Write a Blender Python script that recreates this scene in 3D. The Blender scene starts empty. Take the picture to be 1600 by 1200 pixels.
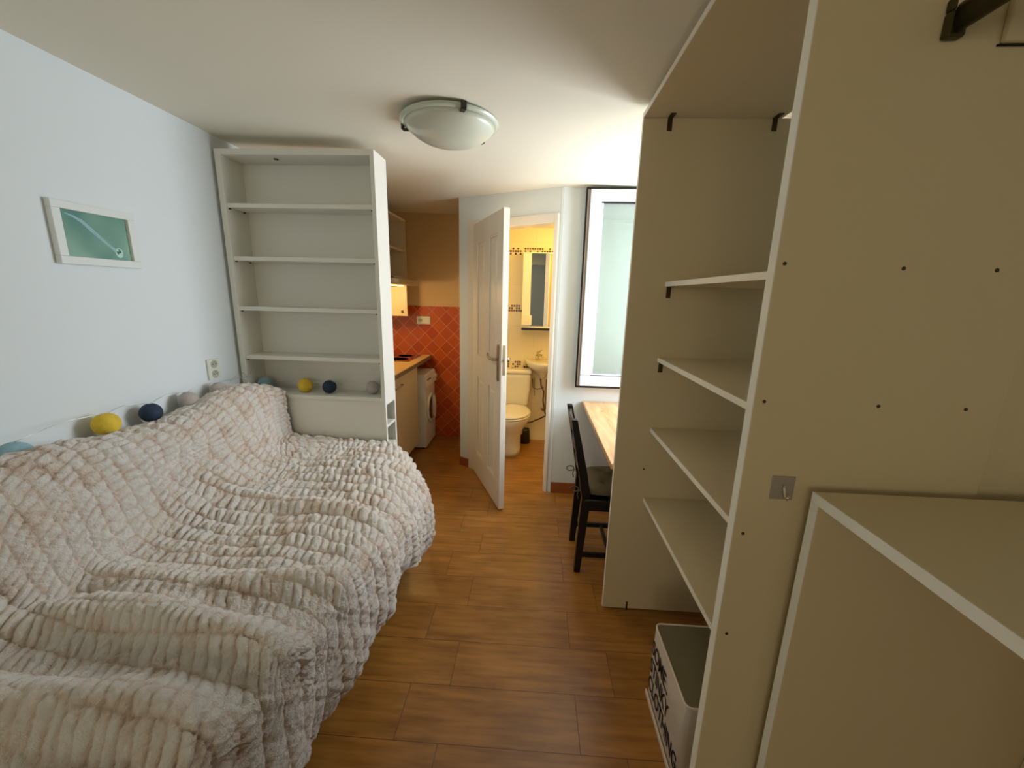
import bpy, bmesh, math, random
import numpy as np
from mathutils import Vector, Matrix, noise
random.seed(7); rng = np.random.RandomState(5)
COL = bpy.context.scene.collection
R = math.radians

# ------------------------------------------------------------------ helpers
class MB:
    def __init__(s): s.bm = bmesh.new()
    def box(s, x0, x1, y0, y1, z0, z1, M=None, mi=0):
        v = [s.bm.verts.new(p) for p in ((x0,y0,z0),(x1,y0,z0),(x1,y1,z0),(x0,y1,z0),(x0,y0,z1),(x1,y0,z1),(x1,y1,z1),(x0,y1,z1))]
        if M is not None:
            for q in v: q.co = M @ q.co
        for f in ((0,3,2,1),(4,5,6,7),(0,1,5,4),(1,2,6,5),(2,3,7,6),(3,0,4,7)):
            fa = s.bm.faces.new([v[i] for i in f]); fa.material_index = mi
        return s
    def poly(s, pts, mi=0):
        f = s.bm.faces.new([s.bm.verts.new(p) for p in pts]); f.material_index = mi; return s
    def prism(s, pts, n, mi=0):
        n = Vector(n); a = [s.bm.verts.new(Vector(p)) for p in pts]; b = [s.bm.verts.new(Vector(p)+n) for p in pts]
        k = len(pts)
        s.bm.faces.new(a[::-1]).material_index = mi; s.bm.faces.new(b).material_index = mi
        for i in range(k): s.bm.faces.new((a[i], a[(i+1)%k], b[(i+1)%k], b[i])).material_index = mi
        return s
    def tube(s, pts, r, seg=10, mi=0, closed=False):
        pts = [Vector(p) for p in pts]; rings = []; n = len(pts)
        rr = r if isinstance(r, (list, tuple)) else [r]*n
        up = None
        for i, p in enumerate(pts):
            a = pts[(i-1)%n] if (closed or i > 0) else p; b = pts[(i+1)%n] if (closed or i < n-1) else p
            t = (b-a).normalized()
            if up is None:
                up = Vector((0,0,1)) if abs(t.z) < .9 else Vector((1,0,0))
            u = (up - t*up.dot(t)).normalized(); up = u; w = t.cross(u)
            rings.append([s.bm.verts.new(p + (u*math.cos(2*math.pi*k/seg)+w*math.sin(2*math.pi*k/seg))*rr[i]) for k in range(seg)])
        m = n if closed else n-1
        for i in range(m):
            A, B = rings[i], rings[(i+1)%n]
            for k in range(seg):
                f = s.bm.faces.new((A[k], A[(k+1)%seg], B[(k+1)%seg], B[k])); f.smooth = True; f.material_index = mi
        if not closed:
            s.bm.faces.new(rings[0][::-1]).material_index = mi; s.bm.faces.new(rings[-1]).material_index = mi
        return s
    def lathe(s, prof, c=(0,0,0), seg=40, M=None, sx=1, sy=1, mi=0):
        c = Vector(c); rings = []
        for r, z in prof:
            rings.append([s.bm.verts.new(c+Vector((r*sx*math.cos(2*math.pi*k/seg), r*sy*math.sin(2*math.pi*k/seg), z))) for k in range(seg)])
        if M is not None:
            for R_ in rings:
                for v in R_: v.co = M @ v.co
        for A, B in zip(rings, rings[1:]):
            for k in range(seg):
                f = s.bm.faces.new((A[k], A[(k+1)%seg], B[(k+1)%seg], B[k])); f.smooth = True; f.material_index = mi
        for Rg in (rings[0], rings[-1]):
            f = s.bm.faces.new(Rg); f.material_index = mi
        return s
    def loft(s, rings, smooth=True, cap=True, mi=0):
        V = [[s.bm.verts.new(p) for p in r] for r in rings]; k = len(V[0])
        for A, B in zip(V, V[1:]):
            for i in range(k):
                f = s.bm.faces.new((A[i], A[(i+1)%k], B[(i+1)%k], B[i])); f.smooth = smooth; f.material_index = mi
        if cap: s.bm.faces.new(V[0][::-1]); s.bm.faces.new(V[-1])
        return s
    def build(s, name, mat, parent=None, bevel=0, sub=0, loc=None, rz=None, segs=2):
        bmesh.ops.recalc_face_normals(s.bm, faces=s.bm.faces)
        me = bpy.data.meshes.new(name); s.bm.to_mesh(me); s.bm.free()
        for m in (mat if isinstance(mat, (list, tuple)) else [mat]): me.materials.append(m)
        o = bpy.data.objects.new(name, me); COL.objects.link(o)
        if parent is not None: o.parent = parent
        if loc is not None: o.location = loc
        if rz is not None: o.rotation_euler.z = rz
        if bevel:
            b = o.modifiers.new('bevel', 'BEVEL'); b.width = bevel; b.segments = segs; b.limit_method = 'ANGLE'
        if sub:
            b = o.modifiers.new('sub', 'SUBSURF'); b.levels = sub; b.render_levels = sub
        return o
def recenter(o):
    """put the object's origin at the middle of its base"""
    me = o.data; n = len(me.vertices); co = np.empty(n*3); me.vertices.foreach_get('co', co); co = co.reshape(-1,3)
    c = (co.min(0)+co.max(0))/2; c[2] = co[:,2].min()
    me.vertices.foreach_set('co', (co-c).ravel()); o.location = Vector(o.location)+Vector(c); return o
def thing(name, label, cat, loc=(0,0,0), rz=0, group=None, kind=None):
    o = bpy.data.objects.new(name, None); COL.objects.link(o); o.location = loc; o.rotation_euler.z = rz
    o.empty_display_size = .05
    return tag(o, label, cat, group, kind)
def tag(o, label=None, cat=None, group=None, kind=None):
    if label: o['label'] = label
    if cat: o['category'] = cat
    if group: o['group'] = group
    if kind: o['kind'] = kind
    return o
def struct(o): o['kind'] = 'structure'; return o
def lbl(o, t): o['label'] = t; return o

# ------------------------------------------------------------------ materials
def srgb(r, g, b):
    f = lambda c: (c/255/12.92) if c/255 <= .04045 else ((c/255+.055)/1.055)**2.4
    return (f(r), f(g), f(b), 1)
def nodes(name):
    m = bpy.data.materials.new(name); m.use_nodes = True; nt = m.node_tree
    return m, nt, nt.nodes['Principled BSDF'], lambda t, **k: mk(nt, t, **k), nt.links.new
def mk(nt, t, **k):
    n = nt.nodes.new(t)
    for a, b in k.items(): setattr(n, a, b)
    return n
def mat(name, col, rough=.5, metal=0, var=.04, vs=6, bump=0, bs=200, spec=.5, trans=0, coat=0, ior=1.45, emit=None, es=0, alpha=1):
    m, nt, P, N, L = nodes(name)
    c = srgb(*col)
    tc = N('ShaderNodeTexCoord'); no = N('ShaderNodeTexNoise'); no.inputs['Scale'].default_value = vs; no.inputs['Detail'].default_value = 4
    L(tc.outputs['Object'], no.inputs['Vector'])
    mx = N('ShaderNodeMix', data_type='RGBA'); L(no.outputs[0], mx.inputs[0])
    mx.inputs[6].default_value = [x*(1-var) for x in c[:3]]+[1]; mx.inputs[7].default_value = [min(1, x*(1+var)) for x in c[:3]]+[1]
    L(mx.outputs[2], P.inputs['Base Color'])
    P.inputs['Roughness'].default_value = rough; P.inputs['Metallic'].default_value = metal
    P.inputs['Specular IOR Level'].default_value = spec; P.inputs['Transmission Weight'].default_value = trans
    P.inputs['Coat Weight'].default_value = coat; P.inputs['IOR'].default_value = ior; P.inputs['Alpha'].default_value = alpha
    if emit: P.inputs['Emission Color'].default_value = srgb(*emit); P.inputs['Emission Strength'].default_value = es
    if bump:
        n2 = N('ShaderNodeTexNoise'); n2.inputs['Scale'].default_value = bs; n2.inputs['Detail'].default_value = 3
        L(tc.outputs['Object'], n2.inputs['Vector'])
        b = N('ShaderNodeBump'); b.inputs['Strength'].default_value = bump; b.inputs['Distance'].default_value = .002
        L(n2.outputs[0], b.inputs['Height']); L(b.outputs[0], P.inputs['Normal'])
    return m
WALL = mat('wall_paint', (226,233,234), .85, var=.02, vs=2, bump=.25, bs=60, spec=.2)
CEIL = mat('ceiling_paint', (232,226,206), .9, var=.02, vs=2, bump=.2, bs=30, spec=.1)
KWALL = mat('kitchen_paint', (222,184,132), .85, var=.03, vs=2, bump=.2, bs=60, spec=.2)
LAM = mat('white_laminate', (226,224,213), .42, var=.015, vs=3, bump=.08, bs=500, spec=.4)
LAMC = mat('cream_laminate', (216,198,158), .45, var=.02, vs=3, bump=.12, bs=600, spec=.4)
EDGE = mat('laminate_edging', (246,242,226), .4, var=.01, spec=.4)
BRACK = mat('bracket_metal', (70,58,36), .4, .6)
ROD = mat('rail_bronze', (62,56,26), .38, .5)
SCREW = mat('screw_cap', (55,42,22), .5)
BLACK = mat('black_wood', (12,12,13), .35, var=.1)
CUSH = mat('grey_cushion', (104,94,74), .95, var=.15, vs=20, bump=.4, bs=120, spec=.1)
DOORP = mat('door_gloss_paint', (232,224,208), .28, var=.02, vs=4, bump=.1, bs=20)
NICKEL = mat('satin_nickel', (165,150,128), .32, .9)
CHROME = mat('chrome', (215,205,180), .12, 1)
PVC = mat('white_pvc', (214,221,230), .3, var=.01)
GASK = mat('rubber_gasket', (16,14,14), .7)
CERAM = mat('white_ceramic', (246,238,216), .08, var=.01, coat=.5)
WPLAST = mat('white_plastic', (236,232,222), .35, var=.01)
CPLAST = mat('cream_plastic', (225,226,208), .4, var=.01)
DPLAST = mat('dark_plastic', (22,18,16), .4)
BOWL = mat('drum_glass', (40,28,26), .08, coat=.8)
COUNT = mat('beech_worktop', (205,165,105), .35, var=.12, vs=25)
CEDGE = mat('worktop_edge', (128,104,78), .5, var=.1)
HOB = mat('hob_glass_tile_reflection', (60,18,8), .06, coat=1)  # red-brown reflection of the tiles is put into the dark glass colour
CABD = mat('cabinet_door', (214,190,150), .4, var=.02)
HOOD = mat('hood_metal', (180,160,125), .35, .5)
MIRR = mat('mirror_glass', (235,240,240), .02, 1, var=0)
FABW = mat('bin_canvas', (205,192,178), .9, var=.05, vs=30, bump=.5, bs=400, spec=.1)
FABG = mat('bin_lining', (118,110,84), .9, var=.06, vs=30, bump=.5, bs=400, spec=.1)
PIPING = mat('bin_piping', (232,218,200), .8)
INK = mat('black_print', (16,10,16), .8)
SKIRT = mat('terracotta_skirting', (150,78,40), .4, var=.1, vs=10)
FRW = mat('picture_frame_white', (226,230,226), .45, var=.01)
LAMPG = mat('frosted_glass', (196,200,180), .35, var=.05, vs=9, coat=.4, bump=.1, bs=30)
LAMPR = mat('clear_glass_rim', (190,200,180), .15, var=.05, coat=.6)
WIRE = mat('silver_wire', (205,205,198), .3, .7)
SOFA = mat('sofa_fabric', (120,105,90), .95, var=.1)
YEL = mat('yellow_cotton', (222,186,62), .85, var=.22, vs=40, bump=.6, bs=120, spec=.2)
NAVY = mat('navy_cotton', (20,38,66), .7, var=.3, vs=40, bump=.6, bs=120)
SKY = mat('pale_blue_cotton', (140,176,190), .85, var=.15, vs=40, bump=.6, bs=120, spec=.2)
GREI = mat('greige_cotton', (176,166,160), .85, var=.15, vs=40, bump=.6, bs=120, spec=.2)
MCREAM = mat('matt_cream', (245,235,210), .9)
LIGHTON = mat('lit_diffuser', (255,225,150), .5, emit=(255,205,110), es=6)
TAPE = mat('tinted_adhesive', (158,146,132), .45)

def floor_mat():
    m, nt, P, N, L = nodes('wood_look_floor_tiles')
    tc = N('ShaderNodeTexCoord'); mp = N('ShaderNodeMapping'); mp.inputs['Location'].default_value = (-.207, -.012, 0)
    L(tc.outputs['Object'], mp.inputs[0])
    br = N('ShaderNodeTexBrick'); br.offset = .76; br.offset_frequency = 2; br.squash = 1
    for k, v in (('Scale', 1), ('Mortar Size', .0016), ('Mortar Smooth', .4), ('Brick Width', .64), ('Row Height', .2067), ('Bias', 0)): br.inputs[k].default_value = v
    br.inputs['Color1'].default_value = (0,0,0,1); br.inputs['Color2'].default_value = (1,1,1,1); br.inputs['Mortar'].default_value = (.5,.5,.5,1)
    L(mp.outputs[0], br.inputs['Vector'])
    m2 = N('ShaderNodeMapping'); m2.inputs['Scale'].default_value = (2.2, 22, 1); L(tc.outputs['Object'], m2.inputs[0])
    sh = N('ShaderNodeVectorMath', operation='MULTIPLY_ADD'); sh.inputs[1].default_value = (3, 7, 5)
    L(br.outputs['Color'], sh.inputs[0]); L(m2.outputs[0], sh.inputs[2])
    n1 = N('ShaderNodeTexNoise'); n1.inputs['Scale'].default_value = 1.6; n1.inputs['Detail'].default_value = 8; n1.inputs['Roughness'].default_value = .62; n1.inputs['Distortion'].default_value = 0
    L(sh.outputs[0], n1.inputs['Vector'])
    n2 = N('ShaderNodeTexNoise'); n2.inputs['Scale'].default_value = 5; n2.inputs['Detail'].default_value = 4; L(tc.outputs['Object'], n2.inputs['Vector'])
    ad = N('ShaderNodeMath', operation='MULTIPLY_ADD'); ad.inputs[1].default_value = .45; L(n2.outputs[0], ad.inputs[0]); L(n1.outputs[0], ad.inputs[2])
    cr = N('ShaderNodeMix', data_type='RGBA'); cr.inputs[6].default_value = srgb(116,68,20); cr.inputs[7].default_value = srgb(196,134,62)
    mr = N('ShaderNodeMapRange', interpolation_type='SMOOTHSTEP'); mr.inputs[1].default_value = .3; mr.inputs[2].default_value = 1.15
    L(ad.outputs[0], mr.inputs[0]); L(mr.outputs[0], cr.inputs[0])
    va = N('ShaderNodeMix', data_type='RGBA', blend_type='MULTIPLY'); va.inputs[0].default_value = .12
    L(cr.outputs[2], va.inputs[6]); L(br.outputs['Color'], va.inputs[7])
    mx = N('ShaderNodeMix', data_type='RGBA'); mx.inputs[7].default_value = srgb(92,52,20); L(br.outputs['Fac'], mx.inputs[0]); L(va.outputs[2], mx.inputs[6])
    L(mx.outputs[2], P.inputs['Base Color'])
    rr = N('ShaderNodeMapRange'); P.inputs['Roughness'].default_value = .3
    hb = N('ShaderNodeMath', operation='MULTIPLY_ADD'); hb.inputs[1].default_value = -.6; L(br.outputs['Fac'], hb.inputs[0])
    hs = N('ShaderNodeMath', operation='MULTIPLY'); hs.inputs[1].default_value = .35; L(ad.outputs[0], hs.inputs[0]); L(hs.outputs[0], hb.inputs[2])
    b = N('ShaderNodeBump'); b.inputs['Strength'].default_value = .35; b.inputs['Distance'].default_value = .003; L(hb.outputs[0], b.inputs['Height']); L(b.outputs[0], P.inputs['Normal'])
    P.inputs['Specular IOR Level'].default_value = .5
    return m
FLOOR = floor_mat()
def tile_mat(name, w, h, c1, c2, gr, rot=0, axes='xz', mort=.0022, rough=.15, loc=(0,0,0)):
    m, nt, P, N, L = nodes(name)
    tc = N('ShaderNodeTexCoord'); sp = N('ShaderNodeSeparateXYZ'); cb = N('ShaderNodeCombineXYZ'); L(tc.outputs['Object'], sp.inputs[0])
    L(sp.outputs['XYZ'.index(axes[0].upper())], cb.inputs[0]); L(sp.outputs['XYZ'.index(axes[1].upper())], cb.inputs[1])
    mp = N('ShaderNodeMapping'); mp.inputs['Rotation'].default_value = (0,0,rot); mp.inputs['Location'].default_value = loc; L(cb.outputs[0], mp.inputs[0])
    br = N('ShaderNodeTexBrick'); br.offset = 0
    for k, v in (('Scale', 1), ('Mortar Size', mort), ('Mortar Smooth', .1), ('Brick Width', w), ('Row Height', h), ('Bias', 0)): br.inputs[k].default_value = v
    br.inputs['Color1'].default_value = srgb(*c1); br.inputs['Color2'].default_value = srgb(*c2); br.inputs['Mortar'].default_value = srgb(*gr)
    L(mp.outputs[0], br.inputs['Vector']); L(br.outputs['Color'], P.inputs['Base Color']); P.inputs['Roughness'].default_value = rough
    b = N('ShaderNodeBump'); b.invert = True; b.inputs['Strength'].default_value = .4; b.inputs['Distance'].default_value = .002; L(br.outputs['Fac'], b.inputs['Height']); L(b.outputs[0], P.inputs['Normal'])
    return m
KTILE = tile_mat('terracotta_diagonal_tiles', .104, .104, (200,84,26), (172,60,16), (222,140,88), rot=R(45), rough=.22)
BTILE = tile_mat('cream_wall_tiles', .25, .4, (244,228,186), (240,222,178), (226,206,160), rough=.15, mort=.0015)
def mosaic_mat():
    m, nt, P, N, L = nodes('mosaic_band')
    tc = N('ShaderNodeTexCoord'); sp = N('ShaderNodeSeparateXYZ'); cb = N('ShaderNodeCombineXYZ'); L(tc.outputs['Object'], sp.inputs[0]); L(sp.outputs[0], cb.inputs[0]); L(sp.outputs[2], cb.inputs[1])
    dv = N('ShaderNodeVectorMath', operation='SCALE'); dv.inputs['Scale'].default_value = 1/.0235; L(cb.outputs[0], dv.inputs[0])
    fl = N('ShaderNodeVectorMath', operation='FLOOR'); fr = N('ShaderNodeVectorMath', operation='FRACTION'); L(dv.outputs[0], fl.inputs[0]); L(dv.outputs[0], fr.inputs[0])
    wn = N('ShaderNodeTexWhiteNoise', noise_dimensions='2D'); L(fl.outputs[0], wn.inputs['Vector'])
    cr = N('ShaderNodeValToRGB'); cr.color_ramp.interpolation = 'CONSTANT'; e = cr.color_ramp.elements
    e[0].position = 0; e[0].color = srgb(60,30,22); e[1].position = .4; e[1].color = srgb(120,66,34)
    q = e.new(.68); q.color = srgb(240,215,150)
    L(wn.outputs[0], cr.inputs[0])
    s2 = N('ShaderNodeSeparateXYZ'); L(fr.outputs[0], s2.inputs[0])
    ms = []
    for k in (0, 1):
        a = N('ShaderNodeMath', operation='SUBTRACT'); a.inputs[1].default_value = .5; L(s2.outputs[k], a.inputs[0])
        b = N('ShaderNodeMath', operation='ABSOLUTE'); L(a.outputs[0], b.inputs[0]); ms.append(b)
    mxn = N('ShaderNodeMath', operation='MAXIMUM'); L(ms[0].outputs[0], mxn.inputs[0]); L(ms[1].outputs[0], mxn.inputs[1])
    gt = N('ShaderNodeMath', operation='GREATER_THAN'); gt.inputs[1].default_value = .4; L(mxn.outputs[0], gt.inputs[0])
    mx = N('ShaderNodeMix', data_type='RGBA'); L(gt.outputs[0], mx.inputs[0]); L(cr.outputs[0], mx.inputs[6]); mx.inputs[7].default_value = srgb(236,218,170)
    L(mx.outputs[2], P.inputs['Base Color']); P.inputs['Roughness'].default_value = .15
    return m
MOSA = mosaic_mat()
def pine_mat():
    m, nt, P, N, L = nodes('pine_desktop')
    tc = N('ShaderNodeTexCoord'); mp = N('ShaderNodeMapping'); mp.inputs['Scale'].default_value = (14, 1.6, 6); L(tc.outputs['Object'], mp.inputs[0])
    n = N('ShaderNodeTexNoise'); n.inputs['Scale'].default_value = 2.5; n.inputs['Detail'].default_value = 7; n.inputs['Distortion'].default_value = .6; L(mp.outputs[0], n.inputs['Vector'])
    cr = N('ShaderNodeValToRGB'); e = cr.color_ramp.elements; e[0].position = .3; e[0].color = srgb(196,134,78); e[1].position = .7; e[1].color = srgb(238,190,134)
    L(n.outputs[0], cr.inputs[0])
    v = N('ShaderNodeTexVoronoi'); v.inputs['Scale'].default_value = 7; L(tc.outputs['Object'], v.inputs['Vector'])
    r2 = N('ShaderNodeMapRange'); r2.inputs[1].default_value = .03; r2.inputs[2].default_value = .10; L(v.outputs['Distance'], r2.inputs[0])
    mx = N('ShaderNodeMix', data_type='RGBA'); L(r2.outputs[0], mx.inputs[0]); mx.inputs[6].default_value = srgb(150,84,44); L(cr.outputs[0], mx.inputs[7])
    L(mx.outputs[2], P.inputs['Base Color']); P.inputs['Roughness'].default_value = .35
    return m
PINE = pine_mat()
def fur_mat():
    m, nt, P, N, L = nodes('frosted_faux_fur')
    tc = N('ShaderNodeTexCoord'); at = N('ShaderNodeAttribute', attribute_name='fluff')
    n1 = N('ShaderNodeTexNoise'); n1.inputs['Scale'].default_value = 9; n1.inputs['Detail'].default_value = 6; n1.inputs['Roughness'].default_value = .65; L(tc.outputs['Object'], n1.inputs['Vector'])
    n2 = N('ShaderNodeTexNoise'); n2.inputs['Scale'].default_value = 95; n2.inputs['Detail'].default_value = 5; n2.inputs['Roughness'].default_value = .7; n2.inputs['Distortion'].default_value = 1.5; L(tc.outputs['Object'], n2.inputs['Vector'])
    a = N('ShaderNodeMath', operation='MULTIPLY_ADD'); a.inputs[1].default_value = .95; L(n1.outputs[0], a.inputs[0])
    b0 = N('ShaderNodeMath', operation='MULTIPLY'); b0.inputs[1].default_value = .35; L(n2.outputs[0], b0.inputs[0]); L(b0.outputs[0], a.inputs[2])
    c = N('ShaderNodeMath', operation='MULTIPLY_ADD'); c.inputs[1].default_value = .46; L(at.outputs['Fac'], c.inputs[0]); L(a.outputs[0], c.inputs[2])  # frosted tips, with rib highlights and dark recesses also put into the colour
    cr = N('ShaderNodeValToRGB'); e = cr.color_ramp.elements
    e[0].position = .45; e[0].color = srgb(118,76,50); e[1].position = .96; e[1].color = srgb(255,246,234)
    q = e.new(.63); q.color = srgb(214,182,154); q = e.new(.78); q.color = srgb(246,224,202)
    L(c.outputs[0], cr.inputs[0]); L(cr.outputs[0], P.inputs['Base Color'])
    P.inputs['Roughness'].default_value = 1; P.inputs['Specular IOR Level'].default_value = .05
    P.inputs['Sheen Weight'].default_value = .5; P.inputs['Sheen Roughness'].default_value = .6
    n3 = N('ShaderNodeTexNoise'); n3.inputs['Scale'].default_value = 260; n3.inputs['Detail'].default_value = 4; n3.inputs['Roughness'].default_value = .7; n3.inputs['Distortion'].default_value = 1; L(tc.outputs['Object'], n3.inputs['Vector'])
    s = N('ShaderNodeMath', operation='ADD'); L(n2.outputs[0], s.inputs[0]); 
    s3 = N('ShaderNodeMath', operation='MULTIPLY'); s3.inputs[1].default_value = .6; L(n3.outputs[0], s3.inputs[0]); L(s3.outputs[0], s.inputs[1])
    b = N('ShaderNodeBump'); b.inputs['Strength'].default_value = .9; b.inputs['Distance'].default_value = .009; L(s.outputs[0], b.inputs['Height']); L(b.outputs[0], P.inputs['Normal'])
    return m
FUR = fur_mat()
def teal_mat():
    m, nt, P, N, L = nodes('teal_photo_print')
    tc = N('ShaderNodeTexCoord'); n = N('ShaderNodeTexNoise'); n.inputs['Scale'].default_value = 6; n.inputs['Detail'].default_value = 1; L(tc.outputs['Object'], n.inputs['Vector'])
    cr = N('ShaderNodeValToRGB'); e = cr.color_ramp.elements; e[0].position = .3; e[0].color = srgb(74,130,120); e[1].position = .7; e[1].color = srgb(140,180,158)
    L(n.outputs[0], cr.inputs[0]); L(cr.outputs[0], P.inputs['Base Color']); P.inputs['Roughness'].default_value = .2; P.inputs['Coat Weight'].default_value = .4
    return m
TEAL = teal_mat()
STEMM = mat('print_pale_stem', (140,182,186), .3, var=.25, vs=60)
DROPM = mat('print_drop', (188,226,214), .2, var=.4, vs=90)
DROPD = mat('print_drop_shade', (44,92,84), .3)
def pane_mat():
    m, nt, P, N, L = nodes('window_pane_glass')
    P.inputs['Base Color'].default_value = srgb(212,228,220); P.inputs['Roughness'].default_value = .03
    P.inputs['Transmission Weight'].default_value = .75; P.inputs['IOR'].default_value = 1.5; P.inputs['Coat Weight'].default_value = .5
    return m
PANE = pane_mat()

# ------------------------------------------------------------------ dimensions
LX, RX = -1.68, .975            # left / right wall
YB = 4.03                       # kitchen and bathroom back wall
YW = 2.88                       # wall beyond the desk
Y0 = -2.3                       # wall behind the viewer
A = Vector((-.62, 3.326, 0)); B = Vector((.155, 2.885, 0))
cz = lambda x: 2.217 - .03*x    # the ceiling falls slightly to the right

# ------------------------------------------------------------------ room shell
struct(MB().box(LX-.1, RX+.1, Y0-.1, YB+.1, -.1, 0).build('floor', FLOOR))
m = MB(); m.prism([(LX-.1, Y0-.1, cz(LX-.1)), (RX+.1, Y0-.1, cz(RX+.1)), (RX+.1, Y0-.1, 2.45), (LX-.1, Y0-.1, 2.45)], (0, YB-Y0+.2, 0))
struct(m.build('ceiling', CEIL))
struct(MB().box(LX-.1, LX, Y0-.1, YB+.1, 0, 2.3).build('wall_left', WALL))
# right wall with the window opening
WY0, WY1, WZ0, WZ1 = 1.93, 2.80, .90, 2.10
m = MB(); m.box(RX, RX+.1, Y0-.1, WY0, 0, 2.25).box(RX, RX+.1, WY1, YB+.1, 0, 2.25).box(RX, RX+.1, WY0, WY1, 0, WZ0).box(RX, RX+.1, WY0, WY1, WZ1, 2.25)
struct(m.build('wall_right', WALL))
# wall behind the viewer, with an unseen window added for fill light
m = MB(); m.box(LX, -1.55, Y0-.1, Y0, 0, 2.3).box(-.35, RX, Y0-.1, Y0, 0, 2.3).box(-1.55, -.35, Y0-.1, Y0, 0, 1.2).box(-1.55, -.35, Y0-.1, Y0, 2.1, 2.3)
struct(m.build('wall_front', WALL))
w2 = thing('fill_window', None, None, (-.95, Y0-.05, 1.2)); struct(w2)  # unseen window put in to let fill light through
m = MB(); m.box(-.6,.6,-.03,.03,0,.07).box(-.6,.6,-.03,.03,.83,.9).box(-.6,-.53,-.03,.03,.07,.83).box(.53,.6,-.03,.03,.07,.83).box(-.04,.04,-.03,.03,.07,.83)
m.build('window_frame', PVC, w2, bevel=.004)
# far wall of kitchen and bathroom
wb = struct(MB().box(LX, -.62, YB, YB+.1, 0, 2.3).build('wall_back', KWALL))
kt = MB().box(LX, -.60, YB-.012, YB, 0, 1.372).build('tile_facing', KTILE, wb)
# wall beyond the desk
struct(MB().box(B.x+.005, RX, YW, YW+.1, 0, 2.25).build('wall_desk', WALL))
# angled wall with the bathroom doorway: u runs from A to B
d = (B-A).normalized(); n = Vector((-d.y, d.x, 0)); Lab = (B-A).length        # n points into the bathroom
ANG = math.atan2(d.y, d.x)
U0, U1, ZH = .155, .852, 2.0
m = MB(); m.box(0, U0, 0, .10, 0, 2.3).box(U1+.02, Lab+.02, 0, .10, 0, 2.3).box(U0, U1+.02, 0, .10, ZH+.0, 2.3)
o = m.build('wall_doorway', WALL); o.location = A; o.rotation_euler.z = ANG; struct(o)
struct(MB().box(-.62, -.54, 3.38, YB, 0, 2.3).build('wall_partition', WALL))
# bathroom shell
wt = struct(MB().box(-.54, .62, YB, YB+.1, 0, 2.3).build('wall_bathroom', BTILE))
for z0, k in ((1.925-.035, 3), (1.355, 2), (.79, 2)):
    s_ = .0235; zz = math.floor(z0/s_)*s_
    MB().box(-.54, .60, YB-.003, YB, zz, zz+s_*(3 if k == 3 else 3)).build('mosaic_band', MOSA, wt)
struct(MB().box(.60, .66, 2.99, YB, 0, 2.3).build('wall_bathroom_side', BTILE))
pa, pb = A+n*.105+d*.06, B+n*.105+d*.05
struct(MB().prism([(-.54, 3.42, 2.13), (pa.x, pa.y, 2.13), (pb.x, pb.y, 2.13), (.60, 2.995, 2.13), (.60, YB, 2.13), (-.54, YB, 2.13)], (0,0,.03)).build('ceiling_bathroom', CEIL))
# baseboards
bb = MB(); bb.box(B.x+.02, RX-.0, YW-.012, YW, 0, .085); struct(bb.build('baseboard_desk', SKIRT))
bb = MB(); bb.box(0, U0-.06, -.012, 0, 0, .075); o = bb.build('baseboard_doorway', SKIRT); o.location = A; o.rotation_euler.z = ANG; struct(o)
bb = MB(); bb.box(LX, LX+.012, Y0, 2.3, 0, .08); struct(bb.build('baseboard_left', SKIRT))

# ------------------------------------------------------------------ doorway frame and open door
fr = thing('door_1', None, None, A, ANG); struct(fr)
m = MB(); cw = .05
m.box(U0-cw, U0+.02, -.018, .115, 0, ZH+cw).box(U1, U1+.032, -.018, .115, 0, ZH+cw).box(U0+.02, U1, -.018, .115, ZH-.012, ZH+cw)
m.build('door_frame', DOORP, fr, bevel=.004)
hp = A + d*(U0+.03) + n*(-.02); fe = Vector((-.187, 2.565, 0)); dv = fe-hp; DL = dv.length; DA = math.atan2(dv.y, dv.x)
dr = thing('panelled_door', 'white panelled bathroom door standing open with long-plate lever handle', 'door', (hp.x, hp.y, .012), DA)
DH = 2.005; T = .02
# stiles and rails: local x along leaf, y thickness, visible face is y<0
st, PZ = .11, [(.20, .86), (1.02, 1.87)]
m = MB(); mid = DL/2
for x0, x1 in ((0, st), (mid-.055, mid+.055), (DL-st, DL)): m.box(x0, x1, -T, T, 0, DH)
for z0, z1 in ((0, PZ[0][0]), (PZ[0][1], PZ[1][0]), (PZ[1][1], DH)):
    m.box(st, mid-.055, -T, T, z0, z1).box(mid+.055, DL-st, -T, T, z0, z1)
m.build('door_leaf', DOORP, dr, bevel=.003)
for z0, z1 in PZ:
    for x0, x1 in ((st, mid-.055), (mid+.055, DL-st)):
        m = MB(); m.box(x0, x1, -.008, .008, z0, z1)
        k = .035
        for s in (-1, 1):  # raised field
            m.loft([[(x0+k, s*.008, z0+k), (x1-k, s*.008, z0+k), (x1-k, s*.008, z1-k), (x0+k, s*.008, z1-k)],
                    [(x0+k+.012, s*.015, z0+k+.012), (x1-k-.012, s*.015, z0+k+.012), (x1-k-.012, s*.015, z1-k-.012), (x0+k+.012, s*.015, z1-k-.012)]], smooth=False)
        # moulding round the panel
        for s in (-1, 1):
            w = .012
            m.box(x0, x0+w, s*.008, s*(T-.002), z0, z1).box(x1-w, x1, s*.008, s*(T-.002), z0, z1).box(x0+w, x1-w, s*.008, s*(T-.002), z0, z0+w).box(x0+w, x1-w, s*.008, s*(T-.002), z1-w, z1)
        m.build('door_panel', DOORP, dr, bevel=.002)
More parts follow.
